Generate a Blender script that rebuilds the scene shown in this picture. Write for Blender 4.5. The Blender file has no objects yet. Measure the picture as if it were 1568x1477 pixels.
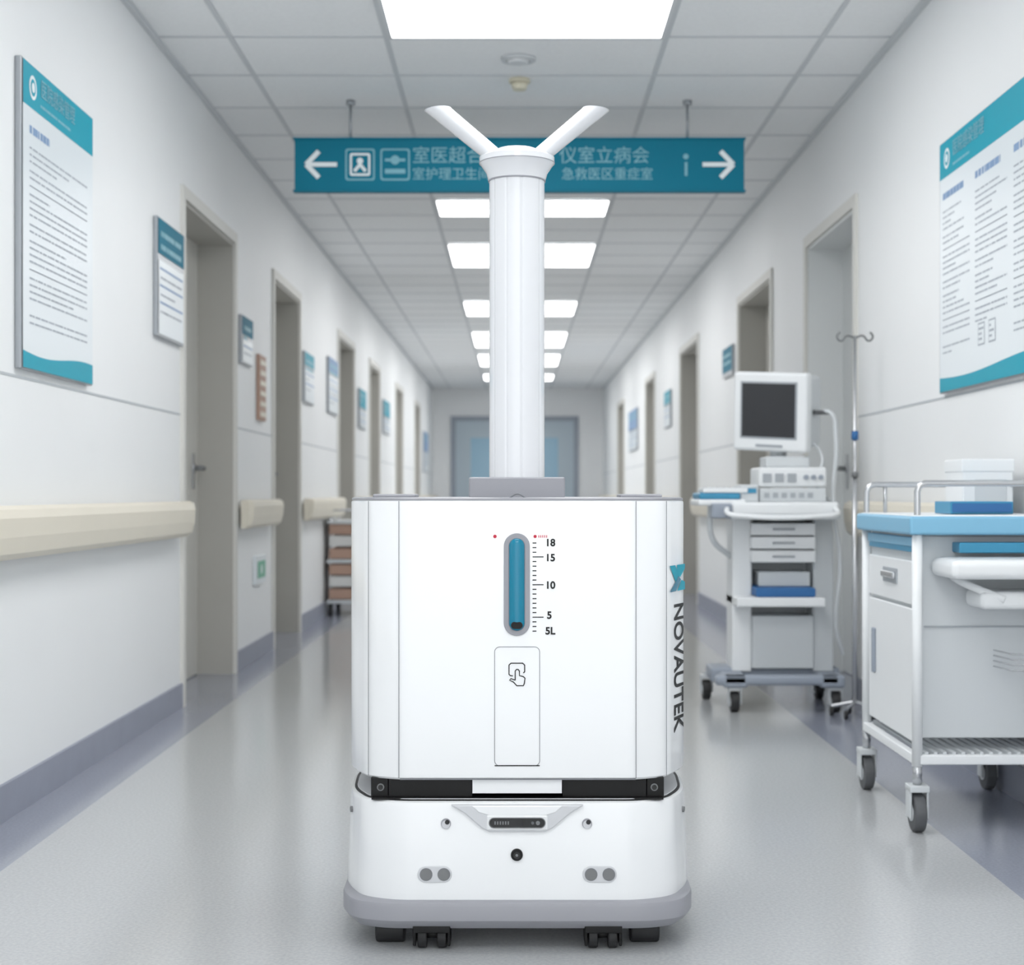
import bpy, math, random
from mathutils import Vector, Matrix
random.seed(4)
scene = bpy.context.scene
scene.view_settings.view_transform = 'Standard'
scene.view_settings.look = 'None'
scene.view_settings.exposure = 0.45
scene.view_settings.gamma = 1.10

# ------------------------------------------------------------------ materials
def lin(c):
    return tuple(((v/255)/12.92 if v/255 <= .04045 else ((v/255+.055)/1.055)**2.4) for v in c)
def mat(name, rgb, rough=.5, metal=0, coat=0, emit=0, spec=.5, trans=0, alpha=1, noise=0, nscale=40):
    m = bpy.data.materials.new(name); m.use_nodes = True
    nt = m.node_tree; b = nt.nodes['Principled BSDF']
    col = (*lin(rgb), 1)
    b.inputs['Base Color'].default_value = col
    b.inputs['Roughness'].default_value = rough
    b.inputs['Metallic'].default_value = metal
    b.inputs['Specular IOR Level'].default_value = spec
    b.inputs['Coat Weight'].default_value = coat
    b.inputs['Transmission Weight'].default_value = trans
    b.inputs['Alpha'].default_value = alpha
    if emit:
        b.inputs['Emission Color'].default_value = col
        b.inputs['Emission Strength'].default_value = emit
    if noise:
        tc = nt.nodes.new('ShaderNodeTexCoord'); nz = nt.nodes.new('ShaderNodeTexNoise')
        nz.inputs['Scale'].default_value = nscale; nz.inputs['Detail'].default_value = 3
        rp = nt.nodes.new('ShaderNodeValToRGB')
        rp.color_ramp.elements[0].position = .3; rp.color_ramp.elements[1].position = .7
        rp.color_ramp.elements[0].color = (*[v*(1-noise) for v in col[:3]], 1)
        rp.color_ramp.elements[1].color = (*[min(1, v*(1+noise)) for v in col[:3]], 1)
        nt.links.new(tc.outputs['Object'], nz.inputs['Vector'])
        nt.links.new(nz.outputs['Fac'], rp.inputs['Fac'])
        nt.links.new(rp.outputs['Color'], b.inputs['Base Color'])
    return m
M = {}
M['wall'] = mat('wall_paint', (242, 244, 245), .5, noise=.012, nscale=1.5)
M['tile'] = mat('ceiling_tile', (244, 246, 247), .9, noise=.02, nscale=60)
M['tbar'] = mat('ceiling_grid', (206, 210, 213), .6)
M['base'] = mat('skirting_vinyl', (142, 147, 162), .5, noise=.04, nscale=8)
M['rail'] = mat('handrail_vinyl', (230, 223, 206), .45, noise=.015, nscale=5)
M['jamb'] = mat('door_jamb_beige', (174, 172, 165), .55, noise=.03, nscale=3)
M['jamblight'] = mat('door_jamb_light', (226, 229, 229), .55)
M['frame'] = mat('door_frame_cream', (218, 217, 211), .5)
M['leaf'] = mat('door_leaf', (212, 210, 203), .5, noise=.02, nscale=3)
M['groove'] = mat('wall_groove', (186, 192, 196), .7)
M['lamp'] = mat('lamp_diffuser', (255, 255, 255), .5, emit=5.3)
M['lampframe'] = mat('lamp_frame', (215, 218, 220), .5)
M['teal'] = mat('sign_teal', (0, 112, 138), .6, spec=.2)
M['teal2'] = mat('poster_teal', (10, 156, 180), .5, spec=.25)
M['paper'] = mat('poster_paper', (232, 239, 243), .35)
M['ink'] = mat('poster_ink', (168, 176, 185), .6)
M['inkd'] = mat('poster_ink_dark', (115, 125, 138), .6)
M['inkb'] = mat('poster_ink_blue', (128, 158, 196), .6)
M['signwhite'] = mat('sign_white', (240, 248, 250), .5)
M['signpale'] = mat('sign_pale', (120, 182, 198), .5)
M['alu'] = mat('aluminium', (160, 165, 170), .35, metal=.6)
M['steel'] = mat('steel', (190, 192, 195), .25, metal=.8)
M['white'] = mat('robot_white', (236, 238, 240), .2, coat=.25)
M['tube'] = mat('nozzle_white', (226, 228, 232), .13, coat=.6)
M['tubein'] = mat('nozzle_inner', (205, 206, 210), .3)
M['seam'] = mat('seam_grey', (112, 115, 120), .5)
M['pgrey'] = mat('robot_grey', (146, 147, 154), .4)
M['lgrey'] = mat('robot_lightgrey', (204, 206, 210), .35)
M['mgrey'] = mat('sensor_grey', (112, 114, 116), .5)
M['black'] = mat('black_plastic', (6, 6, 7), .45, spec=.25)
M['rubber'] = mat('rubber', (26, 26, 28), .6)
M['wheelgrey'] = mat('wheel_grey', (80, 82, 85), .6)
M['gblack'] = mat('glass_black', (6, 8, 8), .08, spec=.4)
M['gblue'] = mat('tank_blue', (0, 118, 150), .18, spec=.35)
M['red'] = mat('led_red', (190, 10, 50), .5)
M['cwhite'] = mat('trolley_white', (236, 239, 241), .35)
M['cgrey'] = mat('trolley_grey', (206, 211, 214), .4)
M['cline'] = mat('trolley_line', (160, 166, 172), .5)
M['cblue'] = mat('trolley_blue', (124, 182, 214), .4, spec=.3)
M['cblue2'] = mat('trolley_deep_blue', (60, 140, 178), .4, spec=.3)
M['mat'] = mat('mat_blue', (36, 96, 156), .6)
M['bgrey'] = mat('base_bluegrey', (146, 155, 168), .45)
M['screen'] = mat('screen_dark', (50, 51, 54), .3, spec=.3)
M['brown'] = mat('brown_box', (182, 148, 130), .6)
M['beige'] = mat('crate_white', (222, 222, 220), .5)
M['green'] = mat('green_label', (110, 185, 155), .5)
M['cream'] = mat('detector_cream', (222, 216, 192), .5)
M['glass'] = mat('door_glass', (150, 192, 216), .15)
M['enddoor'] = mat('end_door', (178, 194, 204), .4)

# floor: pale vinyl with darker border strips along both walls
fm = bpy.data.materials.new('floor_vinyl'); fm.use_nodes = True
nt = fm.node_tree; b = nt.nodes['Principled BSDF']
geo = nt.nodes.new('ShaderNodeNewGeometry'); sep = nt.nodes.new('ShaderNodeSeparateXYZ')
nt.links.new(geo.outputs['Position'], sep.inputs[0])
def mth(op, a, v):
    n = nt.nodes.new('ShaderNodeMath'); n.operation = op
    nt.links.new(a, n.inputs[0])
    if isinstance(v, (int, float)): n.inputs[1].default_value = v
    else: nt.links.new(v, n.inputs[1])
    return n.outputs[0]
msk = mth('MAXIMUM', mth('LESS_THAN', sep.outputs[0], -1.2), mth('GREATER_THAN', sep.outputs[0], 1.10))
nz = nt.nodes.new('ShaderNodeTexNoise'); nz.inputs['Scale'].default_value = 130; nz.inputs['Detail'].default_value = 3
nt.links.new(geo.outputs['Position'], nz.inputs['Vector'])
def ramp(c0, c1):
    r = nt.nodes.new('ShaderNodeValToRGB')
    r.color_ramp.elements[0].position = .35; r.color_ramp.elements[1].position = .65
    r.color_ramp.elements[0].color = (*lin(c0), 1); r.color_ramp.elements[1].color = (*lin(c1), 1)
    nt.links.new(nz.outputs['Fac'], r.inputs['Fac']); return r.outputs['Color']
mx = nt.nodes.new('ShaderNodeMix'); mx.data_type = 'RGBA'
nt.links.new(msk, mx.inputs['Factor'])
nt.links.new(ramp((172, 175, 177), (184, 186, 188)), mx.inputs[6])
nt.links.new(ramp((136, 141, 156), (146, 151, 165)), mx.inputs[7])
nt.links.new(mx.outputs[2], b.inputs['Base Color'])
b.inputs['Roughness'].default_value = .15
b.inputs['Specular IOR Level'].default_value = .8
M['floor'] = fm

# ------------------------------------------------------------------ helpers
def link(o):
    scene.collection.objects.link(o); return o
def group(name, loc=(0, 0, 0)):
    e = bpy.data.objects.new(name, None); e.location = loc; e.empty_display_size = .1
    return link(e)
def adopt(o, parent):
    if parent is not None:
        o.parent = parent
        o.matrix_parent_inverse = Matrix.Translation(parent.location).inverted()
    return o
def mesh(name, verts, faces, m, parent=None, smooth=False, bevel=0, seg=3, mats=None, midx=None):
    me = bpy.data.meshes.new(name); me.from_pydata([tuple(v) for v in verts], [], faces)
    for x in (mats or [m]): me.materials.append(M[x])
    if midx:
        for p, i in zip(me.polygons, midx): p.material_index = i
    if smooth:
        for p in me.polygons: p.use_smooth = True
    me.update()
    o = link(bpy.data.objects.new(name, me)); adopt(o, parent)
    if bevel:
        bv = o.modifiers.new('bevel', 'BEVEL'); bv.width = bevel; bv.segments = seg
        bv.limit_method = 'ANGLE'; bv.angle_limit = math.radians(40)
        for p in me.polygons: p.use_smooth = True
        wn = o.modifiers.new('wn', 'WEIGHTED_NORMAL'); wn.keep_sharp = True
    return o
def boxgeo(a, b_):
    x0, y0, z0 = a; x1, y1, z1 = b_
    v = [(x0, y0, z0), (x1, y0, z0), (x1, y1, z0), (x0, y1, z0), (x0, y0, z1), (x1, y0, z1), (x1, y1, z1), (x0, y1, z1)]
    f = [(0, 3, 2, 1), (4, 5, 6, 7), (0, 1, 5, 4), (1, 2, 6, 5), (2, 3, 7, 6), (3, 0, 4, 7)]
    return v, f
def box(name, parent, a, b_, m, bevel=0, seg=3):
    v, f = boxgeo(a, b_); return mesh(name, v, f, m, parent, bevel=bevel, seg=seg)
def boxes(name, parent, lst, m, bevel=0):
    V, F = [], []
    for a, b_ in lst:
        v, f = boxgeo(a, b_); n = len(V); V += v; F += [tuple(i+n for i in q) for q in f]
    return mesh(name, V, F, m, parent, bevel=bevel, seg=2)
def cyl(name, parent, p0, p1, r, m, seg=32, r1=None, bevel=0):
    p0, p1 = Vector(p0), Vector(p1); r1 = r if r1 is None else r1
    d = (p1-p0).normalized(); a = Vector((0, 0, 1)) if abs(d.z) < .9 else Vector((0, 1, 0))
    u = d.cross(a).normalized(); w = d.cross(u)
    V = []
    for p, rr in ((p0, r), (p1, r1)):
        for i in range(seg):
            t = 2*math.pi*i/seg; V.append(p+(u*math.cos(t)+w*math.sin(t))*rr)
    F = [(i, (i+1) % seg, seg+(i+1) % seg, seg+i) for i in range(seg)]
    F += [tuple(reversed(range(seg))), tuple(range(seg, 2*seg))]
    o = mesh(name, V, F, m, parent, bevel=bevel)
    for p in o.data.polygons: p.use_smooth = len(p.vertices) == 4
    return o
def tube(name, parent, pts, r, m, bez=False, cyc=False):
    cu = bpy.data.curves.new(name, 'CURVE'); cu.dimensions = '3D'; cu.bevel_depth = r; cu.bevel_resolution = 4
    cu.use_fill_caps = True
    if bez:
        s = cu.splines.new('BEZIER'); s.bezier_points.add(len(pts)-1)
        for q, p in zip(s.bezier_points, pts):
            q.co = p; q.handle_left_type = q.handle_right_type = 'AUTO'
    else:
        s = cu.splines.new('POLY'); s.points.add(len(pts)-1)
        for q, p in zip(s.points, pts): q.co = (*p, 1)
    s.use_cyclic_u = cyc
    cu.materials.append(M[m]); o = link(bpy.data.objects.new(name, cu)); return adopt(o, parent)
def text(name, parent, s, size, O, X, Y, m, align='LEFT', sx=1, ext=.0003, bold=0):
    cu = bpy.data.curves.new(name, 'FONT'); cu.body = s; cu.size = size; cu.align_x = align; cu.align_y = 'CENTER'
    cu.extrude = ext; cu.offset = bold; cu.materials.append(M[m])
    o = link(bpy.data.objects.new(name, cu))
    X = Vector(X).normalized(); Y = Vector(Y).normalized(); Z = X.cross(Y)
    mw = Matrix((X*sx, Y, Z)).transposed().to_4x4(); mw.translation = Vector(O)
    if parent is not None: o.parent = parent; mw = Matrix.Translation(parent.location).inverted() @ mw
    o.matrix_basis = mw
    return o
class Sheet:
    """flat printed board: layered thin polygons on a real surface"""
    def __init__(s, O, U, V):
        s.O, s.U, s.V = Vector(O), Vector(U).normalized(), Vector(V).normalized(); s.N = s.U.cross(s.V)
        s.v, s.f, s.i, s.m = [], [], [], []
    def P(s, u, v, off=0): return s.O+s.U*u+s.V*v+s.N*off
    def poly(s, pts, off, m):
        n = len(s.v); s.v += [s.P(a, b2, off) for a, b2 in pts]; s.f.append(tuple(range(n, n+len(pts))))
        if m not in s.m: s.m.append(m)
        s.i.append(s.m.index(m))
    def rect(s, u0, v0, u1, v1, off, m): s.poly([(u0, v0), (u1, v0), (u1, v1), (u0, v1)], off, m)
    def disc(s, u, v, r, off, m, n=24): s.poly([(u+r*math.cos(2*math.pi*k/n), v+r*math.sin(2*math.pi*k/n)) for k in range(n)], off, m)
    def bar(s, p, q, w, off, m):
        d = Vector((q[0]-p[0], q[1]-p[1])).normalized(); n = Vector((-d.y, d.x))*w/2
        s.poly([(p[0]-n.x, p[1]-n.y), (q[0]-n.x, q[1]-n.y), (q[0]+n.x, q[1]+n.y), (p[0]+n.x, p[1]+n.y)], off, m)
    def rrect(s, u0, v0, u1, v1, r, off, m, n=8):
        pts = []
        for cx_, cy_, a0 in ((u1-r, v0+r, -90), (u1-r, v1-r, 0), (u0+r, v1-r, 90), (u0+r, v0+r, 180)):
            for k in range(n+1):
                a = math.radians(a0+90*k/n); pts.append((cx_+r*math.cos(a), cy_+r*math.sin(a)))
        s.poly(pts, off, m)
    def rows(s, u0, u1, v, n, dv, h, off, m):
        for k in range(n):
            end = u1 if random.random() < .6 else u0+(u1-u0)*random.uniform(.3, .8)
            u = u0
            while u < end-.003:
                w = random.uniform(.01, .05); e = min(u+w, end)
                s.rect(u, v-k*dv-h, e, v-k*dv, off, m); u = e+random.choice([.003, .003, .008])
    def done(s, name, parent): return mesh(name, s.v, s.f, None, parent, mats=s.m, midx=s.i)

XL, XR, H, Y0, YE = -1.38, 1.45, 2.62, -2.5, 26.2
# ------------------------------------------------------------------ shell
box('floor', None, (XL-.25, Y0, -.08), (XR+.25, YE+.2, 0), 'floor')
box('ceiling', None, (XL-.25, Y0, H), (XR+.25, YE+.2, H+.08), 'tile')
DH = 2.10
doorsL = [(6.52, 7.68), (8.94, 9.99), (12.2, 13.35), (14.8, 15.85), (18.0, 19.1), (21.4, 22.5)]
doorsR = [(6.72, 7.82), (8.92, 10.2), (12.5, 13.8), (16.4, 17.5), (21.0, 22.3)]
def wall(name, xi, sgn, doors):
    xo = xi+sgn*.22; x0, x1 = min(xi, xo), max(xi, xo); L = []; y = Y0
    for a, b_ in doors:
        L.append(((x0, y, 0), (x1, a, H))); L.append(((x0, a, DH), (x1, b_, H))); y = b_
    L.append(((x0, y, 0), (x1, YE, H)))
    boxes(name, None, L, 'wall')
wall('wall_left', XL, -1, doorsL); wall('wall_right', XR, 1, doorsR)
box('wall_end', None, (XL-.22, YE, 0), (XR+.22, YE+.15, H), 'wall')
def trims(side, xi, sgn, doors, gap=None):
    ys = []; y = Y0
    for a, b_ in doors: ys.append((y, a-.05)); y = b_+.05
    ys.append((y, YE))
    f = lambda p, lo, hi, a, b_: ((min(xi, xi-sgn*p), a, lo), (max(xi, xi-sgn*p), b_, hi))
    boxes('baseboard_'+side, None, [f(.012, 0, .10, a, b_) for a, b_ in ys], 'base')
    boxes('trim_'+side, None, [f(.002, 1.2, 1.207, a, b_) for a, b_ in ys], 'groove')
    if gap:
        ys = [(ys[0][0], gap[0]), (gap[1], ys[0][1])]+ys[1:]
    for a, b_ in ys:
        a2, b2 = a+.06, b_-.08
        if b2-a2 < .5: continue
        h = group('handrail', (xi-sgn*.05, (a2+b2)/2, .775))
        prof = [(.02, .845), (.06, .848), (.078, .838), (.084, .815), (.08, .765), (.07, .722), (.05, .705), (.02, .705)]
        V, F = [], []; n = len(prof)
        for yy, sc in ((a2, .6), (a2+.015, 1), (b2-.015, 1), (b2, .6)):
            for p, z in prof: V.append((xi-sgn*(.02+(p-.02)*sc), yy, z))
        for k in range(3):
            for j in range(n):
                F.append((k*n+j, k*n+(j+1) % n, (k+1)*n+(j+1) % n, (k+1)*n+j))
        F.append(tuple(range(n))); F.append(tuple(reversed(range(3*n, 4*n))))
        mesh('rail', V, F, 'rail', h)
        ks = [a2+.2+i*1.0 for i in range(max(1, int((b2-a2-.2)/1.0)))]
        boxes('brackets', h, [((min(xi, xi-sgn*.03), k, .75), (max(xi, xi-sgn*.03), k+.06, .80)) for k in ks], 'frame')
trims('left', XL, -1, doorsL); trims('right', XR, 1, doorsR, gap=(3.85, 4.78))

def door(n, xi, sgn, a, b_, jm):
    g = group('door_%d' % n, (xi+sgn*.1, (a+b_)/2, 0))
    def bx(p0, p1, y0, y1, z0, z1):
        X = (xi+sgn*p0, xi+sgn*p1); return ((min(X), y0, z0), (max(X), y1, z1))
    boxes('frame', g, [bx(-.014, .0, a-.05, a, 0, DH+.05), bx(-.014, 0, b_, b_+.05, 0, DH+.05), bx(-.014, 0, a, b_, DH, DH+.05)], 'frame')
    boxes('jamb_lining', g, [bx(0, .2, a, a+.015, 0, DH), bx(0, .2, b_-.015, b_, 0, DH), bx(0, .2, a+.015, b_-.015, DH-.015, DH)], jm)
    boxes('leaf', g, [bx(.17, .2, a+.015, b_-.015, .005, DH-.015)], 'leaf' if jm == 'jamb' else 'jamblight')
    hy = b_-.13
    X = xi+sgn*.17
    cyl('handle_rose', g, (X, hy, 1.0), (X-sgn*.012, hy, 1.0), .025, 'steel', 20)
    boxes('handle_plate', g, [((min(X, X-sgn*.006), hy-.02, .9), (max(X, X-sgn*.006), hy+.02, 1.07))], 'steel')
    tube('handle_lever', g, [(X, hy, 1.0), (X-sgn*.055, hy, 1.0), (X-sgn*.06, hy-.12, 1.0)], .012, 'mgrey')
n = 1
for d in doorsL: door(n, XL, -1, *d, 'jamb'); n += 1
for i, d in enumerate(doorsR): door(n, XR, 1, *d, 'jamblight' if i == 0 else 'jamb'); n += 1
g = group('door_%d' % n, (-.02, YE, 0))
boxes('frame', g, [((-1.08, YE-.04, 0), (-1.0, YE, 2.16)), ((.96, YE-.04, 0), (1.04, YE, 2.16)), ((-1.0, YE-.04, 2.08), (.96, YE, 2.16))], 'bgrey')
boxes('leaves', g, [((-1.0, YE-.03, .01), (-.025, YE, 2.08)), ((-.015, YE-.03, .01), (.96, YE, 2.08))], 'enddoor')
boxes('glazing', g, [((-.75, YE-.035, .9), (-.3, YE-.03, 1.8)), ((.25, YE-.035, .9), (.7, YE-.03, 1.8))], 'glass')
boxes('handles', g, [((-.1, YE-.08, .9), (-.06, YE-.03, 1.2)), ((.02, YE-.08, .9), (.06, YE-.03, 1.2))], 'steel')

# ceiling grid + lamps
step = .55; bars = []
for x in [-1.09, -.495, .575, 1.17]: bars.append(((x-.010, Y0, H-.004), (x+.010, YE, H)))
y = 6.0-step*15
while y < YE:
    bars.append(((XL, y-.009, H-.003), (XR, y+.009, H))); y += step
bars += [((XL, Y0, H-.02), (XL+.02, YE, H)), ((XR-.02, Y0, H-.02), (XR, YE, H))]
boxes('trim_ceiling_grid', None, bars, 'tbar')
lamps = [(-1.7, -.6), (.5, 1.6), (2.7, 3.8), (4.9, 6.0), (9.3, 9.85), (10.95, 12.05), (14.25, 15.35), (17.0, 18.65), (19.75, 21.4), (23.05, 24.15)]  # first three panels are out of view, added to light the robot's front
for a, b_ in lamps:
    g = group('ceiling_light_panel', (.04, (a+b_)/2, H))
    x0, x1 = -.485, .565
    boxes('bezel', g, [((x0, a+.01, H-.012), (x0+.015, b_-.01, H-.005)), ((x1-.015, a+.01, H-.012), (x1, b_-.01, H-.005)),
                      ((x0, a, H-.012), (x1, a+.02, H-.005)), ((x0, b_-.02, H-.012), (x1, b_, H-.005))], 'lampframe')
    box('diffuser', g, (x0+.015, a+.02, H-.009), (x1-.015, b_-.02, H-.0055), 'lamp')
g = group('smoke_detector', (.01, 6.29, H))
cyl('plate', g, (.01, 6.29, H), (.01, 6.29, H-.014), .068, 'tbar'); cyl('dome', g, (.01, 6.29, H-.014), (.01, 6.29, H-.024), .05, 'lampframe', r1=.035)
g = group('sprinkler_cover', (.015, 6.62, H))
cyl('plate', g, (.015, 6.62, H), (.015, 6.62, H-.015), .045, 'cream'); cyl('dome', g, (.015, 6.62, H-.015), (.015, 6.62, H-.045), .038, 'cream', r1=.028)

# ------------------------------------------------------------------ hanging direction sign
SY = 6.96; g = group('hanging_direction_sign', (.015, SY, 2.33))
box('board', g, (-.979, SY, 2.22), (1.01, SY+.04, 2.445), 'teal', bevel=.004)
for x in (-.733, .76):
    cyl('rod', g, (x, SY+.02, 2.44), (x, SY+.02, H), .007, 'alu', 12); cyl('rod_cap', g, (x, SY+.02, H-.02), (x, SY+.02, H), .02, 'alu', 16)
boxes('edge_trim', g, [((-.985, SY-.004, 2.213), (1.016, SY+.044, 2.221)), ((-.985, SY-.004, 2.444), (1.016, SY+.044, 2.452))], 'teal')
s = Sheet((-.979, SY, 2.22), (1, 0, 0), (0, 0, 1)); c = .1125
def arrow(u, d):
    s.bar((u+.068*d, c), (u-.06*d, c), .019, .002, 'signwhite')
    s.bar((u-.068*d, c), (u-.012*d, c+.058), .021, .0025, 'signwhite'); s.bar((u-.068*d, c), (u-.012*d, c-.058), .021, .003, 'signwhite')
arrow(.12, 1); arrow(1.872, -1)
for u, w in ((.29, .065), (.445, .065)):
    s.rrect(u-w, c-.07, u+w, c+.07, .012, .001, 'signpale'); s.rrect(u-w+.007, c-.063, u+w-.007, c+.063, .01, .0015, 'teal')
s.rrect(.29-.045, c-.05, .29+.045, c+.05, .01, .002, 'signwhite'); s.rrect(.29-.036, c-.04, .29+.036, c+.04, .006, .0025, 'teal')
s.disc(.29, c+.015, .014, .003, 'signwhite'); s.bar((.265, c-.03), (.29, c), .014, .003, 'signwhite'); s.bar((.315, c-.03), (.29, c), .014, .0032, 'signwhite')
s.bar((.40, c+.02), (.49, c+.02), .012, .002, 'signpale'); s.disc(.445, c+.02, .02, .0025, 'signpale'); s.bar((.40, c-.03), (.49, c-.03), .02, .002, 'signpale')
s.disc(1.73, c+.035, .012, .002, 'signpale'); s.rect(1.725, c-.05, 1.737, c+.01, .002, 'signpale')
s.done('sign_print', g)
text('sign_text_big', g, '室医超合消毒', .080, (-.979+.52, SY-.002, 2.22+c+.036), (1, 0, 0), (0, 0, 1), 'signpale')
text('sign_text_more', g, '仪室立病会', .080, (-.979+1.17, SY-.002, 2.22+c+.036), (1, 0, 0), (0, 0, 1), 'signpale')
text('sign_text_small', g, '室护理卫生间检查室', .058, (-.979+.52, SY-.002, 2.22+c-.045), (1, 0, 0), (0, 0, 1), 'signpale')
text('sign_text_small', g, '急救医区重症室', .058, (-.979+1.18, SY-.002, 2.22+c-.045), (1, 0, 0), (0, 0, 1), 'signpale')

# ------------------------------------------------------------------ posters and wall signs
def wallsheet(side, ya, yb, z0):
    if side == 'L': return Sheet((XL+.02, ya, z0), (0, 1, 0), (0, 0, 1))
    return Sheet((XR-.02, yb, z0), (0, -1, 0), (0, 0, 1))
def board(g, side, ya, yb, z0, z1, m='alu', t=.018):
    X = (XL+.001, XL+.001+t) if side == 'L' else (XR-.001-t, XR-.001)
    return box('board', g, (X[0], ya, z0), (X[1], yb, z1), m, bevel=.003, seg=2)
def poster(side, ya, yb, z0, z1, cols):
    g = group('wall_poster', (XL if side == 'L' else XR, (ya+yb)/2, (z0+z1)/2)); board(g, side, ya, yb, z0, z1)
    w, h = yb-ya, z1-z0; s = wallsheet(side, ya, yb, z0)
    s.rect(.012, .004, w-.004, h-.004, .0005, 'paper')
    s.rect(.012, h-.125, w-.004, h-.004, .001, 'teal2')
    wave = [(.012, .004), (w-.004, .004)]+[(w-.004-(w-.016)*k/20, .055+.012*math.sin(k/20*5+1)) for k in range(21)]
    s.poly(wave, .001, 'teal2')
    s.disc(.10, h-.065, .034, .0015, 'signwhite'); s.disc(.10, h-.065, .024, .002, 'teal2'); s.disc(.10, h-.065, .014, .0025, 'signwhite')
    s.rows(.17, .17+.30, h-.095, 1, .01, .008, .0015, 'signpale')
    for (u0, u1, kind) in cols:
        s.rows(u0, u0+(u1-u0)*.8, h-.175, 1, .03, .022, .001, 'inkb')
        v = h-.235
        for blk in range(8):
            nrow = random.choice([2, 3, 4]); s.rows(u0, u1, v, nrow, .019, .0055, .001, 'ink'); v -= nrow*.019+.008
            if blk % 3 == 1: s.rect(u0, v, u1, v+.003, .001, 'inkd'); v -= .02
            if v < .2: break
        if kind:
            for q in range(2):
                uu = u0+.03+q*.11; s.rect(uu, .12, uu+.07, .19, .001, 'ink'); s.rect(uu+.005, .125, uu+.065, .185, .0015, 'paper'); s.rows(uu+.01, uu+.06, .175, 3, .016, .007, .002, 'ink')
        else:
            s.rows(u0, u1, .155, 2, .02, .0055, .001, 'ink')
    s.done('poster_print', g)
    X, U = (XL+.0225, (0, 1, 0)) if side == 'L' else (XR-.0225, (0, -1, 0))
    ys = ya+.17 if side == 'L' else yb-.17
    text('poster_title', g, '医院感染管理', .058, (X, ys, z1-.052), U, (0, 0, 1), 'signpale')
poster('L', 4.33, 5.06, 1.225, 2.085, [(.07, .66, 0)])
poster('R', 4.17, 5.32, 1.215, 2.055, [(.05, .36, 0), (.42, .74, 1), (.80, 1.1, 0)])
def sign(side, ya, yb, z0, z1, split=.33, top='teal', body='paper'):
    g = group('wall_notice_sign', (XL if side == 'L' else XR, (ya+yb)/2, (z0+z1)/2)); board(g, side, ya, yb, z0, z1)
    w, h = yb-ya, z1-z0; s = wallsheet(side, ya, yb, z0)
    s.rect(.004, h*(1-split)+.01, w-.004, h-.004, .001, top)
    s.rect(.012, .01, w-.012, h*(1-split)-.012, .001, body)
    s.rows(.05, w-.06, h-.05, 2, .05, .02, .0015, 'signpale')
    v = h*(1-split)-.04
    while v > .07:
        s.rect(.03, v-.008, w-.03, v, .0015, 'inkb'); v -= .035
        s.rows(.04, w-.05, v, 1, .02, .008, .0015, 'ink'); v -= .03
    s.done('sign_print', g)
sign('L', 5.98, 6.45, 1.48, 1.935)
sign('L', 7.82, 8.15, 1.53, 1.77, .45)
sign('L', 10.14, 10.62, 1.47, 1.80, .3, 'teal2')
sign('L', 11.45, 12.05, 1.47, 1.88, .3, 'inkb')
sign('L', 13.7, 14.3, 1.45, 1.80, .5, 'teal2')
sign('L', 16.2, 17.0, 1.5, 1.85, .5, 'teal2')
sign('L', 23.3, 24.4, 1.2, 1.8, .5, 'inkb')
sign('R', 10.42, 10.9, 1.67, 1.87, .9, 'teal')
sign('R', 14.6, 15.2, 1.5, 1.85, .4, 'teal2')
sign('R', 18.6, 20.0, 1.4, 1.9, .5, 'inkb')
g = group('wooden_name_plaque', (XL, 8.47, 1.45)); board(g, 'L', 8.36, 8.58, 1.27, 1.62, 'brown')
boxes('slats', g, [((XL+.018, 8.38, 1.29+i*.055), (XL+.024, 8.56, 1.315+i*.055)) for i in range(6)], 'rail')
g = group('wall_socket_label', (XL, 8.4, .475)); board(g, 'L', 8.25, 8.58, .40, .55, 'paper')
s = wallsheet('L', 8.25, 8.58, .40); s.rect(.04, .03, .29, .12, .001, 'green'); s.disc(.165, .075, .025, .0015, 'signwhite'); s.done('label_print', g)

# ------------------------------------------------------------------ disinfection robot
CX, RF = .003, 3.04; K = RF/2411.0
def fx(u): return CX+(u-792)*K
def fz(v): return .88-(v-755)*K
R = group('disinfection_robot', (CX, 3.3, 0))
half = [(.232, 3.04, .02), (.292, 3.068, .03), (.338, 3.18, .05), (.345, 3.36, .1), (.30, 3.54, .08)]
def outline(half, n=8):
    pts = [(x, y, r) for x, y, r in half]+[(-x, y, r) for x, y, r in reversed(half)]
    out = []; N = len(pts)
    for i in range(N):
        p = Vector(pts[i][:2]); a = Vector(pts[i-1][:2]); b2 = Vector(pts[(i+1) % N][:2]); r = pts[i][2]
        u, w = (a-p), (b2-p); r = min(r, u.length*.45, w.length*.45); A, B = p+u.normalized()*r, p+w.normalized()*r
        for k in range(n+1):
            t = k/n; out.append((1-t)**2*A+2*t*(1-t)*p+t*t*B)
    return [Vector((q.x+CX, q.y)) for q in out]
def offset(o, d):
    r = []; N = len(o)
    for i in range(N):
        t = (o[(i+1) % N]-o[i-1]).normalized(); r.append(o[i]+Vector((t.y, -t.x))*d)
    return r
def loft(name, parent, o, prof, m, cap=True):
    V, F = [], []; N = len(o)
    for d, z in prof:
        for q in offset(o, d): V.append((q.x, q.y, z))
    for k in range(len(prof)-1):
        for j in range(N): F.append((k*N+j, k*N+(j+1) % N, (k+1)*N+(j+1) % N, (k+1)*N+j))
    if cap: F.append(tuple(reversed(range(N)))); F.append(tuple(range((len(prof)-1)*N, len(prof)*N)))
    ob = mesh(name, V, F, m, parent)
    for p in ob.data.polygons: p.use_smooth = len(p.vertices) == 4
    ob.data.set_sharp_from_angle(angle=math.radians(35))
    return ob
o = outline(half)
ctr = Vector((CX, 3.3))
sg = 1 if (offset(o, .01)[len(o)//4]-ctr).length > (o[len(o)//4]-ctr).length else -1
def L(prof): return [(sg*d, z) for d, z in prof]
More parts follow.
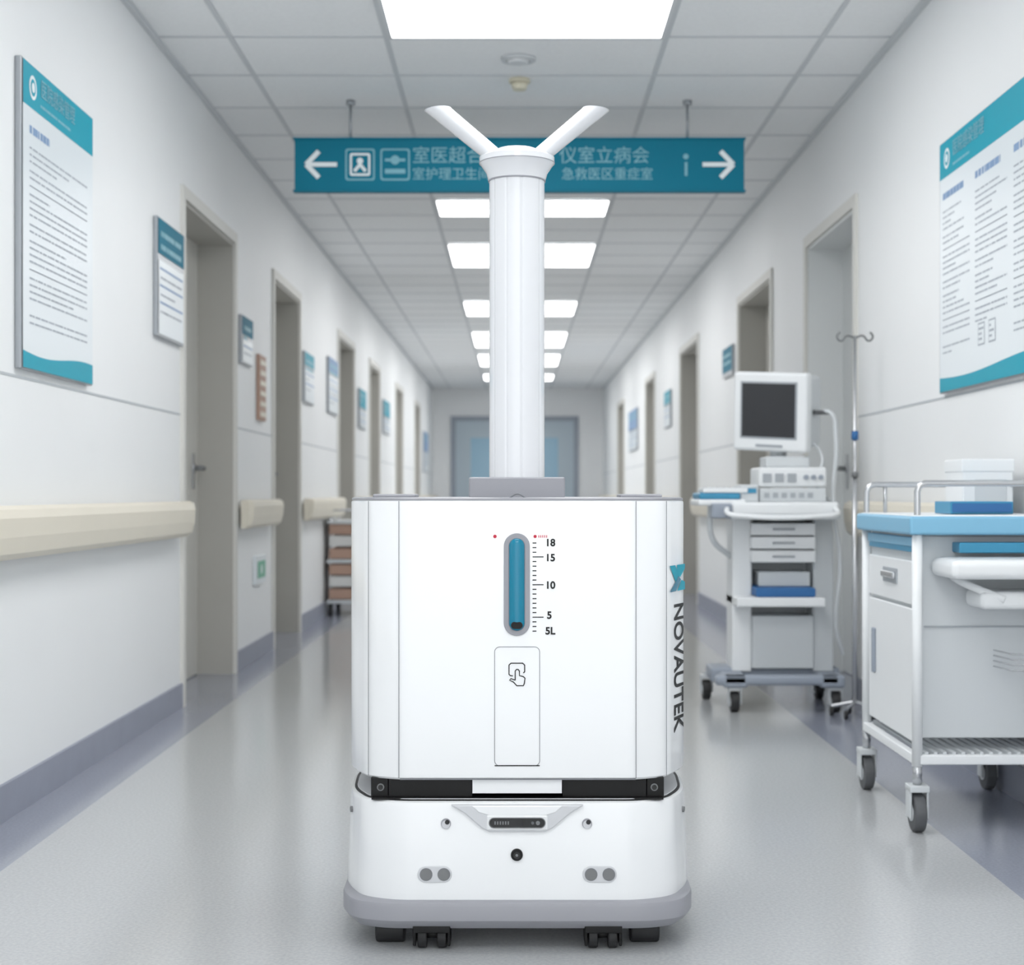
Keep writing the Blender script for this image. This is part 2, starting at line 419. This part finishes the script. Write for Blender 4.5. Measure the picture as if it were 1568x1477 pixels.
loft('body_shell', R, o, L([(-.03, .327), (-.004, .327), (0, .331), (0, .862), (-.003, .867)]), 'white')
loft('top_plate', R, o, L([(-.001, .8665), (-.001, .870), (-.006, .872)]), 'pgrey')
def seam(x, y, z0, z1):
    return ((CX+x-.0006, y-.0012, z0), (CX+x+.0006, y, z1))
boxes('panel_seams', R, [seam(s_*.229, 3.0405, .33, .865) for s_ in (-1, 1)]+[seam(s_*.2905, 3.0695, .33, .865) for s_ in (-1, 1)], 'seam')
boxes('bottom_lip', R, [((fx(612), RF-.001, .327), (fx(973), RF+.004, .3295))], 'seam')
# base
ob_ = outline([(.232, 3.03, .03), (.295, 3.06, .04), (.334, 3.16, .06), (.345, 3.36, .1), (.30, 3.56, .08)])
loft('base_shell', R, ob_, L([(.008, .09), (.008, .13), (.002, .277), (0, .284), (-.006, .287)]), 'white')
loft('deck_gasket', R, ob_, L([(-.006, .286), (-.006, .2895)]), 'black')
loft('deck', R, ob_, L([(-.011, .289), (-.012, .2905)]), 'lgrey')
loft('core', R, o, L([(-.068, .286), (-.068, .33)]), 'black')
box('front_channel', R, (fx(568), RF+.004, .288), (fx(1016), RF+.09, .2915), 'black')
bump = outline([(.25, 3.01, .03), (.315, 3.035, .04), (.344, 3.11, .05), (.35, 3.38, .1), (.30, 3.6, .08)])
loft('bumper', R, bump, L([(-.006, .100), (0, .096), (.002, .09), (.002, .063), (-.003, .056), (-.018, .044)]), 'pgrey')
box('gap_centre', R, (fx(723), RF+.006, .300), (fx(860), RF+.05, .328), 'white')
for sx_ in (-1, 1):
    box('corner_housing', R, (CX+sx_*.268-.017, RF+.022, .288), (CX+sx_*.268+.017, RF+.07, .328), 'black', bevel=.002)
    xa, xb = sorted((CX+sx_*.088, CX+sx_*.25)); box('sensor_bar', R, (xa, RF+.02, .288), (xb, RF+.06, .328), 'black')
    cyl('corner_lens', R, (CX+sx_*.266, RF+.023, .309), (CX+sx_*.266, RF+.019, .309), .007, 'mgrey', 20)
    cyl('corner_lens_glass', R, (CX+sx_*.266, RF+.0195, .309), (CX+sx_*.266, RF+.0180, .309), .005, 'gblack', 20)
def plate(name, u0, v0, u1, v1, r, y, m, t=.003, bev=0):
    s2 = Sheet((0, 0, 0), (1, 0, 0), (0, 0, 1)); s2.rrect(fx(u0), fz(v1), fx(u1), fz(v0), r*K, 0, m)
    pts = [(v.x, v.z) for v in s2.v]; N = len(pts)
    V = [(a, y, b2) for a, b2 in pts]+[(a, y+t, b2) for a, b2 in pts]
    F = [tuple(range(N)), tuple(reversed(range(N, 2*N)))]+[(i, N+i, N+(i+1) % N, (i+1) % N) for i in range(N)]
    return mesh(name, V, F, m, R, bevel=bev, seg=2)
plate('gauge_bezel', 771, 816, 811, 973, 19.9, RF-.004, 'pgrey', .006, .0015)
def ring(name, u0, v0, u1, v1, r, w, m, y=RF-.0004, n=8):
    pts = []
    for cu_, cv_, a0 in ((u1-r, v0+r, -90), (u1-r, v1-r, 0), (u0+r, v1-r, 90), (u0+r, v0+r, 180)):
        for k in range(n+1):
            a = math.radians(a0+90*k/n); pts.append((fx(cu_+r*math.cos(a)), y, fz(cv_+r*math.sin(a))))
    return tube(name, R, pts, w, m, cyc=True)
# rounded glass sight tube: half-cylinder with domed ends standing proud of the bezel
gx_, gr = fx(791), 11.9*K; zt, zb = fz(824)-gr, fz(965)+gr; V, F = [], []; NA = 24; rows_ = []
for i in range(9):
    a = math.radians(90-i*10.0); rows_.append((zt+gr*math.sin(a), max(gr*math.cos(a), .0002)))
for i in range(9):
    a = math.radians(10+i*10.0-0.0); rows_.append((zb-gr*math.sin(a-math.radians(10)), max(gr*math.cos(a-math.radians(10)), .0002)))
rows_.append((zb-gr, .0002))
for z, rr in rows_:
    for k2 in range(NA+1):
        a = math.pi*k2/NA; V.append((gx_-rr*math.cos(a), RF-.0042-.55*rr*math.sin(a), z))
for i in range(len(rows_)-1):
    for k2 in range(NA): F.append((i*(NA+1)+k2, (i+1)*(NA+1)+k2, (i+1)*(NA+1)+k2+1, i*(NA+1)+k2+1))
mesh('gauge_sight_tube', V, F, 'gblue', R, smooth=True)
plate('gauge_float', 782, 951, 800, 962, 5.4, RF-.0125, 'black', .006, .001)
ring('gauge_tube_gasket', 779, 824, 803, 965, 11.9, .0008, 'seam', RF-.0042)
ring('access_panel_outline', 757, 990, 826, 1172, 8, .0006, 'seam')
boxes('access_panel_shadow_gap', R, [((fx(757), RF-.001, fz(1172.6)), (fx(826), RF+.001, fz(1171)))], 'black')
k = lambda pts: [(fx(a), RF-.0006, fz(b2)) for a, b2 in pts]
tube('icon_card', R, k([(785, 1034.5), (781, 1034), (779, 1032), (779, 1018), (782, 1015), (800, 1015), (803, 1018), (803, 1028), (801, 1030)]), .0011, 'black')
tube('icon_hand', R, k([(788.5, 1041), (788.5, 1027), (790.5, 1024.5), (793, 1024.5), (795, 1027), (795, 1034), (801, 1035.5), (803.5, 1038), (802.5, 1046), (801, 1049.5), (791, 1049.5), (786, 1044), (780, 1041), (782, 1038.5), (788.5, 1041)]), .0011, 'black')
s = Sheet((0, RF, 0), (1, 0, 0), (0, 0, 1))
for i in range(20):
    v = 831+i*7.1; big = i in (3, 9, 16)
    s.rect(fx(815), fz(v+.8), fx(832 if big else 821), fz(v-.8), .0008, 'black')
s.disc(fx(757.5), fz(821), .0035, .001, 'red'); s.disc(fx(819), fz(821), .0032, .001, 'red')
for i in range(5): s.rect(fx(824+i*3), fz(823), fx(825.4+i*3), fz(819), .001, 'red')
s.done('scale_marks', R)
for t_, v in (('18', 831), ('15', 854), ('10', 896), ('5', 942), ('5L', 966)):
    text('scale_number', R, t_, .0195, (fx(834.5 if t_ != '5' else 837), RF-.001, fz(v)), (1, 0, 0), (0, 0, 1), 'black', bold=.0006)
# side logo on the angled right-hand facet
A, B = Vector((CX+.292, 3.068, 0)), Vector((CX+.338, 3.18, 0)); D = (B-A).normalized(); Nn = Vector((D.y, -D.x, 0))
def sidep(t, z, off=.001): q = A+(B-A)*t+Nn*off; return Vector((q.x, q.y, z))
text('side_lettering', R, 'NOVAUTEK', .088, sidep(.60, .663), (0, 0, -1), D, 'black', sx=.54, bold=.0016)
sl = Sheet(sidep(.0, 0, .0016), D, (0, 0, 1)); LL = (B-A).length
z0, z1 = .88-(905-755)*.00129, .88-(865-755)*.00129; h = z1-z0
# angular cross-shaped emblem made from two chevrons
sl.poly([(LL*.10, z1), (LL*.40, z1), (LL*.66, z0+h*.52), (LL*.42, z0+h*.36)], 0, 'teal2')
sl.poly([(LL*.50, z1), (LL*.96, z1), (LL*.96, z0+h*.82), (LL*.68, z0+h*.50), (LL*.50, z0+h*.70)], .0002, 'teal2')
sl.poly([(LL*.10, z0), (LL*.44, z0), (LL*.72, z0+h*.42), (LL*.58, z0+h*.58), (LL*.40, z0+h*.34)], .0004, 'gblue')
sl.poly([(LL*.52, z0), (LL*.96, z0), (LL*.96, z0+h*.30), (LL*.76, z0+h*.40)], .0002, 'teal2')
sl.done('side_emblem', R)
# base front features
BF = 3.0245
def bprism(name, pts, y, t, m, bev=0):
    N = len(pts); V = [(fx(a), y, fz(b2)) for a, b2 in pts]+[(fx(a), y+t, fz(b2)) for a, b2 in pts]
    F = [tuple(reversed(range(N))), tuple(range(N, 2*N))]+[(i, (i+1) % N, N+(i+1) % N, N+i) for i in range(N)]
    return mesh(name, V, F, m, R, bevel=bev, seg=3)
bprism('scoop_rim', [(690, 1229), (893, 1229), (872, 1242), (846, 1264), (834, 1270), (749, 1270), (737, 1264), (712, 1242)], BF-.006, .02, 'lgrey', .003)
bprism('scoop_face', [(722, 1230), (861, 1230), (850, 1240), (830, 1246), (753, 1246), (733, 1240)], BF-.0075, .02, 'white', .002)
bprism('scoop_slot_surround', [(745, 1244), (838, 1244), (838, 1267), (745, 1267)], BF-.008, .02, 'white', .003)
plate('camera_slot', 749, 1248, 834, 1263, 7.4, BF-.0095, 'gblack', .004)
ring('camera_slot_rim', 749, 1248, 834, 1263, 7.4, .0009, 'mgrey', BF-.0097)
cyl('slot_lens', R, (fx(823), BF-.0095, fz(1255.5)), (fx(823), BF-.0105, fz(1255.5)), .004, 'mgrey', 16)
cyl('slot_lens', R, (fx(815), BF-.0095, fz(1255.5)), (fx(815), BF-.0105, fz(1255.5)), .003, 'wheelgrey', 16)
s = Sheet((0, BF-.0097, 0), (1, 0, 0), (0, 0, 1))
for i in range(6): s.rect(fx(757+i*4), fz(1258), fx(759+i*4), fz(1253), .0002, 'mgrey')
s.rrect(fx(752), fz(1261.5), fx(800), fz(1249.5), .005, 0, 'rubber'); s.done('slot_print', R)
for u in (683, 898):
    cyl('screw_recess', R, (fx(u), BF-.0015, fz(1258)), (fx(u), BF+.01, fz(1258)), .0095, 'pgrey', 28)
    cyl('screw_cap', R, (fx(u), BF-.0022, fz(1259)), (fx(u), BF+.01, fz(1259)), .0078, 'lgrey', 28)
    cyl('screw_hole', R, (fx(u+2), BF-.0030, fz(1255.5)), (fx(u+2), BF+.01, fz(1255.5)), .0045, 'rubber', 24)
cyl('lens_ring', R, (fx(791), BF-.006, fz(1305)), (fx(791), BF+.01, fz(1305)), .0115, 'black', 32, bevel=.001)
cyl('lens_glass', R, (fx(791), BF-.0075, fz(1305)), (fx(791), BF, fz(1305)), .0065, 'gblack', 32)
cyl('lens_core', R, (fx(791), BF-.0085, fz(1305)), (fx(791), BF, fz(1305)), .0025, 'mgrey', 20)
for u0 in (640, 891):
    plate('ultrasonic_plate', u0, 1322, u0+52, 1347, 12.4, BF-.005, 'lgrey', .01, .0015)
    for du in (13, 40):
        cyl('ultrasonic_ring', R, (fx(u0+du), BF-.006, fz(1334.5)), (fx(u0+du), BF, fz(1334.5)), .0122, 'seam', 32)
        cyl('ultrasonic_disc', R, (fx(u0+du), BF-.0072, fz(1334.5)), (fx(u0+du), BF, fz(1334.5)), .0108, 'mgrey', 32)
for sx_ in (-1, 1):
    cyl('side_sensor', R, (CX+sx_*.325, 3.145, .25), (CX+sx_*.333, 3.142, .25), .006, 'mgrey', 20)
# casters
for sx_ in (-1, 1):
    x = CX+sx_*.165
    boxes('caster_bracket', R, [((x-.036, 3.025, .010), (x-.030, 3.09, .05)), ((x+.030, 3.025, .010), (x+.036, 3.09, .05)), ((x-.036, 3.02, .036), (x+.036, 3.09, .05))], 'black', .002)
    cyl('caster_wheel', R, (x-.028, 3.055, .026), (x-.010, 3.055, .026), .026, 'rubber', 32, bevel=.003)
    cyl('caster_wheel', R, (x+.010, 3.055, .026), (x+.028, 3.055, .026), .026, 'rubber', 32, bevel=.003)
    cyl('caster_axle', R, (x-.03, 3.055, .026), (x+.03, 3.055, .026), .008, 'black', 16)
    x = CX+sx_*.249
    cyl('drive_wheel', R, (x-.029, 3.095, .027), (x+.029, 3.095, .027), .027, 'rubber', 36, bevel=.006)
    boxes('drive_mount', R, [((x-.034, 3.08, .036), (x+.034, 3.14, .05))], 'black')
    cyl('rear_caster', R, (CX+sx_*.17-.02, 3.5, .03), (CX+sx_*.17+.02, 3.5, .03), .03, 'rubber', 32, bevel=.003)
# top furniture
CYc = 3.30; kt = CYc/2411
def tx(u): return (u-790)*kt
def tz(v): return .88+(755-v)*kt
for u0, u1 in ((570, 636), (950, 1015)):
    box('filler_cap', R, ((u0-790)*.00128, 3.10, .870), ((u1-790)*.00128, 3.2, .8785), 'pgrey', bevel=.003)
box('column_base', R, (tx(720), 3.20, .868), (tx(863), 3.40, tz(731)), 'pgrey', bevel=.004)
tube('top_latch', R, [(CX-.015+.03*i/12, 3.05, .871+.008*math.sin(math.pi*i/12)) for i in range(13)], .0018, 'seam')
def ccol(name, cx_, cy_, prof, m, seg=64, fac=None):
    V, F = [], []
    for r, z in prof:
        for i in range(seg):
            t = 2*math.pi*i/seg; rr = r*(1+(fac(t) if fac else 0)); V.append((cx_+rr*math.cos(t), cy_+rr*math.sin(t), z))
    for q in range(len(prof)-1):
        for j in range(seg): F.append((q*seg+j, q*seg+(j+1) % seg, (q+1)*seg+(j+1) % seg, (q+1)*seg+j))
    F += [tuple(reversed(range(seg))), tuple(range((len(prof)-1)*seg, len(prof)*seg))]
    ob = mesh(name, V, F, m, R)
    for p in ob.data.polygons: p.use_smooth = len(p.vertices) == 4
    ob.data.set_sharp_from_angle(angle=math.radians(32)); return ob
cxc = tx(791.5)
def fac(t):
    d = min(abs(((t-g0+math.pi) % (2*math.pi))-math.pi) for g0 in [math.radians(a) for a in (-35, -145, 35, 145, -80, -112)])
    return -.030*max(0, 1-d/.06)
ccol('column', cxc, CYc, [(.058, tz(731)-.001), (.058, 1.552)], 'tube', seg=240, fac=fac)
ccol('collar', cxc, CYc, [(.060, 1.535), (.064, 1.55), (.0755, 1.567), (.079, 1.571), (.079, 1.582), (.070, 1.588), (.055, 1.590)], 'tube')
ccol('collar_groove', cxc, CYc, [(.0600, 1.532), (.0600, 1.5355)], 'pgrey')
ccol('collar_gasket', cxc, CYc, [(.0793, 1.5700), (.0793, 1.5715)], 'pgrey')
ccol('nozzle_hub', cxc, CYc, [(.052, 1.588), (.04, 1.6), (.02, 1.604)], 'tube')
for sx_ in (-1, 1):
    p0 = Vector((cxc+sx_*.044, CYc, 1.583)); p1 = Vector((cxc+sx_*.166, CYc, 1.684)); seg = 48; V, F = [], []; r = .027
    def rg(p, rr, sl=0): return [p+Vector((rr*math.cos(2*math.pi*i/seg), rr*math.sin(2*math.pi*i/seg), sl*rr*math.cos(2*math.pi*i/seg))) for i in range(seg)]
    rings = [rg(p0, r), rg(p1-(p1-p0)*.03, r, .12*-sx_), rg(p1, r+.001, .12*-sx_), rg(p1, r-.003, .12*-sx_), rg(p0, r-.003)]
    for q in rings: V += q
    for q in range(4):
        for j in range(seg): F.append((q*seg+j, q*seg+(j+1) % seg, (q+1)*seg+(j+1) % seg, (q+1)*seg+j))
    ob = mesh('nozzle_arm', V, F, 'tube', R, smooth=True); ob.data.set_sharp_from_angle(angle=math.radians(50))
    tube('nozzle_lip', R, [tuple(v) for v in rg(p1, r-.001, .12*-sx_)], .0014, 'pgrey', cyc=True)

# ------------------------------------------------------------------ casters for trolleys
def caster(g, x, y, r, w=.026, top=None, m='wheelgrey'):
    top = top or 2*r+.06
    cyl('wheel', g, (x-w/2, y, r), (x+w/2, y, r), r, m, 36, bevel=.005)
    cyl('wheel_hub', g, (x-w/2-.003, y, r), (x+w/2+.003, y, r), r*.45, 'cgrey', 24)
    boxes('fork', g, [((x-w/2-.010, y-r*.45, r*.75), (x-w/2-.004, y+r*.45, 2*r+.012)), ((x+w/2+.004, y-r*.45, r*.75), (x+w/2+.010, y+r*.45, 2*r+.012)),
                      ((x-w/2-.010, y-r*.6, 2*r+.006), (x+w/2+.010, y+r*.6, 2*r+.022))], 'cgrey', .002)
    cyl('stem', g, (x, y, 2*r+.02), (x, y, top), .012, 'steel', 20)

# medical supply trolley
T = group('medical_supply_trolley', (1.23, 4.4, 0))
x0, x1, y0, y1 = 1.045, 1.405, 4.10, 4.69
for x in (x0, x1):
    for y in (y0, y1):
        cyl('post', T, (x, y, .17), (x, y, .785), .0135, 'cwhite', 24); caster(T, x, y, .05, .03, .18)
box('top_rim', T, (1.02, 4.075, .772), (1.43, 4.72, .820), 'cblue', bevel=.008)
box('top_surface', T, (1.032, 4.09, .817), (1.418, 4.705, .823), 'cwhite', bevel=.002)
boxes('frame_rails', T, [((x0, y0-.012, .175), (x1, y0+.012, .2)), ((x0, y1-.012, .175), (x1, y1+.012, .2)), ((x0-.012, y0, .175), (x0+.012, y1, .2)), ((x1-.012, y0, .175), (x1+.012, y1, .2))], 'cwhite', .003)
boxes('rack_slats', T, [((x0+.02+i*.024, y0, .196), (x0+.029+i*.024, y1, .206)) for i in range(14)], 'cgrey')
box('cabinet', T, (x0+.012, y0+.05, .235), (x1, y1-.012, .772), 'cgrey', bevel=.004)
xf = x0+.012
def sidepan(nm, ya, yb, z0, z1, m, t=.012): return box(nm, T, (xf-t, ya, z0), (xf, yb, z1), m, bevel=.003)
sidepan('drawer_blue', 4.14, 4.66, .724, .76, 'cblue2')
sidepan('drawer_blue_lip', 4.14, 4.66, .740, .764, 'cblue', .016)
sidepan('drawer', 4.14, 4.66, .585, .700, 'cwhite')
sidepan('cabinet_door', 4.14, 4.66, .225, .575, 'cwhite')
box('drawer_handle', T, (xf-.026, 4.32, .645), (xf-.012, 4.46, .665), 'steel', bevel=.005); box('drawer_handle_plate', T, (xf-.016, 4.31, .632), (xf-.0115, 4.47, .674), 'cline', bevel=.004)
box('door_handle', T, (xf-.022, 4.57, .36), (xf-.0115, 4.59, .49), 'bgrey', bevel=.004)
boxes('end_panel_lines', T, [((x0+.03, y0+.046, .527), (x1, y0+.05, .531)), ((x0+.03, y0+.046, .765), (x1, y0+.05, .768))], 'cline')
box('end_blue_tray', T, (1.15, 4.08, .725), (1.41, 4.16, .752), 'cblue2', bevel=.004)
box('folding_shelf', T, (1.09, 3.93, .664), (1.44, 4.14, .712), 'cwhite', bevel=.018, seg=5)
box('folding_shelf_top', T, (1.115, 3.95, .70), (1.42, 4.13, .7145), 'cgrey', bevel=.004)
box('shelf_bracket', T, (1.18, 3.99, .585), (1.43, 4.14, .63), 'cwhite', bevel=.015, seg=5)
tube('bracket_arm', T, [(1.15, 4.14, .66), (1.16, 4.04, .645), (1.24, 3.99, .61)], .010, 'cwhite', bez=True)
for i in range(4): tube('wire_basket', T, [(1.25, 4.12, .47-i*.014), (1.28, 4.06, .465-i*.014), (1.43, 4.06, .465-i*.014)], .0022, 'steel')
for y in (4.10, 4.69):
    pts = []
    for (a, z) in ((0, .815), (0, .885), (.006, .899), (.02, .906)): pts.append((1.045+a, y, z))
    pts += [(2.45-p[0], y, p[2]) for p in reversed(pts)]
    tube('guard_rail', T, pts, .0085, 'steel')
tube('guard_rail_side', T, [(1.405, 4.10, .906), (1.405, 4.69, .906)], .008, 'steel')
cyl('guard_post', T, (1.10, 4.69, .82), (1.10, 4.69, .905), .006, 'steel', 12)
g = group('white_storage_box', (1.33, 4.55, .9)); box('case', g, (1.265, 4.46, .824), (1.41, 4.64, .972), 'cwhite', bevel=.006); box('lid', g, (1.262, 4.457, .94), (1.413, 4.643, .977), 'cwhite', bevel=.005)
box('label', g, (1.30, 4.4575, .85), (1.39, 4.46, .92), 'cgrey', bevel=.001)
g = group('blue_folder', (1.28, 4.32, .84)); box('cover', g, (1.17, 4.24, .824), (1.34, 4.40, .858), 'cblue2', bevel=.003); box('pages', g, (1.175, 4.236, .829), (1.335, 4.25, .853), 'mat', bevel=.001)

# patient monitor trolley
P = group('patient_monitor_trolley', (1.05, 6.5, 0))
for x, y in ((.88, 6.34), (1.285, 6.34), (.815, 6.74), (1.30, 6.76)): caster(P, x, y, .042, .034, .12, 'rubber')
boxes('base', P, [((.80, 6.46, .105), (1.33, 6.64, .165)), ((.83, 6.30, .10), (.93, 6.78, .15)), ((1.22, 6.30, .10), (1.32, 6.78, .15)), ((.80, 6.30, .11), (1.30, 6.36, .15))], 'bgrey', .012)
box('left_column', P, (.885, 6.44, .15), (.965, 6.62, .80), 'cwhite', bevel=.008)
box('right_column', P, (1.215, 6.44, .15), (1.30, 6.62, .86), 'cgrey', bevel=.008)
box('back_panel', P, (.96, 6.60, .15), (1.22, 6.62, .80), 'cgrey')
box('lower_shelf', P, (.885, 6.30, .425), (1.24, 6.66, .462), 'cwhite', bevel=.006)
box('shelf_mat', P, (.965, 6.32, .462), (1.205, 6.6, .50), 'mat', bevel=.008)
box('bottom_bin', P, (.965, 6.42, .165), (1.215, 6.6, .38), 'cgrey', bevel=.006)
box('shelf_device', P, (.99, 6.42, .50), (1.2, 6.6, .56), 'cgrey', bevel=.006)
for i in range(3): box('drawer', P, (.955, 6.38, .60+i*.055), (1.215, 6.6, .648+i*.055), 'cwhite', bevel=.004); box('drawer_grip', P, (1.04, 6.372, .62+i*.055), (1.13, 6.38, .628+i*.055), 'cline', bevel=.002)
box('worktop', P, (.86, 6.27, .79), (1.29, 6.72, .845), 'cwhite', bevel=.014)
box('worktop_edge', P, (.855, 6.265, .775), (1.295, 6.725, .795), 'cgrey', bevel=.006)
box('side_tray', P, (.73, 6.30, .83), (.92, 6.6, .855), 'cwhite', bevel=.008)
box('side_cushion', P, (.735, 6.31, .855), (.90, 6.56, .882), 'cblue2', bevel=.008)
box('keyboard', P, (.75, 6.31, .882), (.93, 6.48, .900), 'cwhite', bevel=.004)
boxes('keyboard_keys', P, [((.765+i*.024, 6.325+j*.03, .899), (.782+i*.024, 6.345+j*.03, .904)) for i in range(6) for j in range(5)], 'cgrey')
box('recorder', P, (.90, 6.32, .845), (.975, 6.5, .915), 'cgrey', bevel=.008); box('recorder_slot', P, (.91, 6.317, .88), (.965, 6.322, .90), 'cblue2', bevel=.001)
box('probe_holder', P, (.78, 6.26, .78), (.86, 6.34, .84), 'bgrey', bevel=.008)
tube('tray_arm', P, [(.79, 6.4, .835), (.80, 6.42, .70), (.885, 6.5, .62)], .012, 'cgrey', bez=True)
tube('front_handle', P, [(.84, 6.27, .82), (.84, 6.22, .80), (.90, 6.20, .79), (1.2, 6.20, .79), (1.27, 6.22, .80), (1.27, 6.27, .82)], .010, 'cwhite', bez=True)
box('module', P, (.985, 6.38, .905), (1.26, 6.62, .985), 'cwhite', bevel=.01)
box('module_lower', P, (.98, 6.34, .845), (1.25, 6.64, .90), 'cgrey', bevel=.006)
box('module_upper', P, (1.02, 6.42, .985), (1.20, 6.6, 1.03), 'cgrey', bevel=.008)
boxes('module_slots', P, [((1.0+i*.05, 6.374, .925), (1.035+i*.05, 6.381, .96)) for i in range(3)], 'cline')
boxes('module_keys', P, [((1.0+i*.035, 6.336, .862), (1.02+i*.035, 6.341, .882)) for i in range(6)], 'cline')
for i in range(3): cyl('module_knob', P, (1.175+i*.03, 6.38, .945), (1.175+i*.03, 6.368, .945), .01, 'bgrey', 16)
cyl('monitor_neck', P, (1.09, 6.54, 1.02), (1.09, 6.54, 1.12), .035, 'cgrey', 28)
Mr = Matrix.Translation((1.065, 6.50, 1.215)) @ Matrix.Rotation(math.radians(-33), 4, 'Z') @ Matrix.Rotation(math.radians(3.5), 4, 'Y') @ Matrix.Rotation(math.radians(6), 4, 'X')
def mb(nm, a, b_, m, bevel=0):
    v, f = boxgeo(a, b_); return mesh(nm, [Mr @ Vector(q) for q in v], f, m, P, bevel=bevel)
mb('monitor_bezel', (-.165, -.045, -.16), (.165, .01, .165), 'cwhite', .014)
mb('monitor_back', (-.15, -.005, -.145), (.160, .12, .15), 'cgrey', .02)
mb('monitor_screen_rim', (-.130, -.048, -.108), (.122, -.044, .128), 'cline', .002)
mb('monitor_screen', (-.122, -.050, -.10), (.114, -.046, .12), 'screen', .002)
mb('monitor_buttons', (-.06, -.048, -.142), (.06, -.044, -.130), 'cline', .002)
tube('monitor_hose', P, [(1.22, 6.45, 1.20), (1.28, 6.42, 1.21), (1.30, 6.40, 1.12), (1.29, 6.40, .85), (1.315, 6.38, .6), (1.30, 6.40, .35), (1.34, 6.45, .22)], .009, 'cgrey', bez=True)
tube('monitor_cable', P, [(1.20, 6.5, 1.12), (1.25, 6.42, 1.02), (1.22, 6.40, .92), (1.27, 6.42, .86)], .006, 'cgrey', bez=True)
cyl('cable_clip', P, (1.215, 6.43, 1.21), (1.29, 6.43, 1.21), .009, 'wheelgrey', 12)
# IV stand
I = group('iv_drip_stand', (1.335, 6.2, 0))
cyl('pole', I, (1.335, 6.2, .05), (1.335, 6.2, 1.50), .007, 'steel', 16); cyl('pole_sleeve', I, (1.335, 6.2, .05), (1.335, 6.2, .95), .011, 'steel', 16)
cyl('clamp', I, (1.335, 6.2, 1.09), (1.335, 6.2, 1.125), .014, 'mat', 16)
cyl('collar_nut', I, (1.335, 6.2, .945), (1.335, 6.2, .965), .015, 'mgrey', 16)
for sx_ in (-1, 1):
    tube('hook', I, [(1.335, 6.2, 1.49), (1.335+sx_*.03, 6.2, 1.50), (1.335+sx_*.055, 6.2, 1.48), (1.335+sx_*.07, 6.2, 1.495), (1.335+sx_*.06, 6.2, 1.515)], .0045, 'mgrey', bez=True)
for i in range(5):
    a = math.radians(72*i+20); e = (1.335+.09*math.cos(a), 6.2+.09*math.sin(a))
    tube('leg', I, [(1.335, 6.2, .06), (e[0], e[1], .04)], .007, 'steel'); cyl('foot_wheel', I, (e[0]-.006, e[1], .017), (e[0]+.006, e[1], .017), .017, 'rubber', 16)

# distant supply cart on the left
C = group('supply_cart', (-1.22, 11.6, 0))
for x in (-1.33, -1.13):
    for y in (11.3, 11.8): cyl('wheel', C, (x-.015, y, .04), (x+.015, y, .04), .04, 'rubber', 24, bevel=.003); cyl('post', C, (x, y, .07), (x, y, .70), .012, 'steel', 12)
for z in (.09, .38, .66): box('shelf', C, (-1.355, 11.27, z), (-1.105, 11.83, z+.025), 'cgrey', bevel=.004)
for i, z in enumerate((.12, .21, .295, .41, .50, .585)): box('crate', C, (-1.34, 11.285, z), (-1.12, 11.8, z+.075), ('brown', 'beige', 'brown')[i % 3], bevel=.006)
tube('push_handle', C, [(-1.33, 11.27, .69), (-1.33, 11.22, .76), (-1.13, 11.22, .76), (-1.13, 11.27, .69)], .009, 'steel')

# ------------------------------------------------------------------ light, camera
w = bpy.data.worlds.new('world'); scene.world = w; w.use_nodes = True
w.node_tree.nodes['Background'].inputs[0].default_value = (.95, .98, 1, 1)
w.node_tree.nodes['Background'].inputs[1].default_value = 1.7
cam = bpy.data.cameras.new('camera'); co = link(bpy.data.objects.new('camera', cam))
co.location = (0, 0, .88); co.rotation_euler = (math.radians(90), 0, 0)
cam.sensor_width = 36; cam.lens = 55.35; cam.shift_x = -6/1568; cam.shift_y = 16.5/1568
cam.dof.use_dof = True; cam.dof.focus_distance = 3.06; cam.dof.aperture_fstop = 5.0
cam.clip_start = .05
scene.camera = co
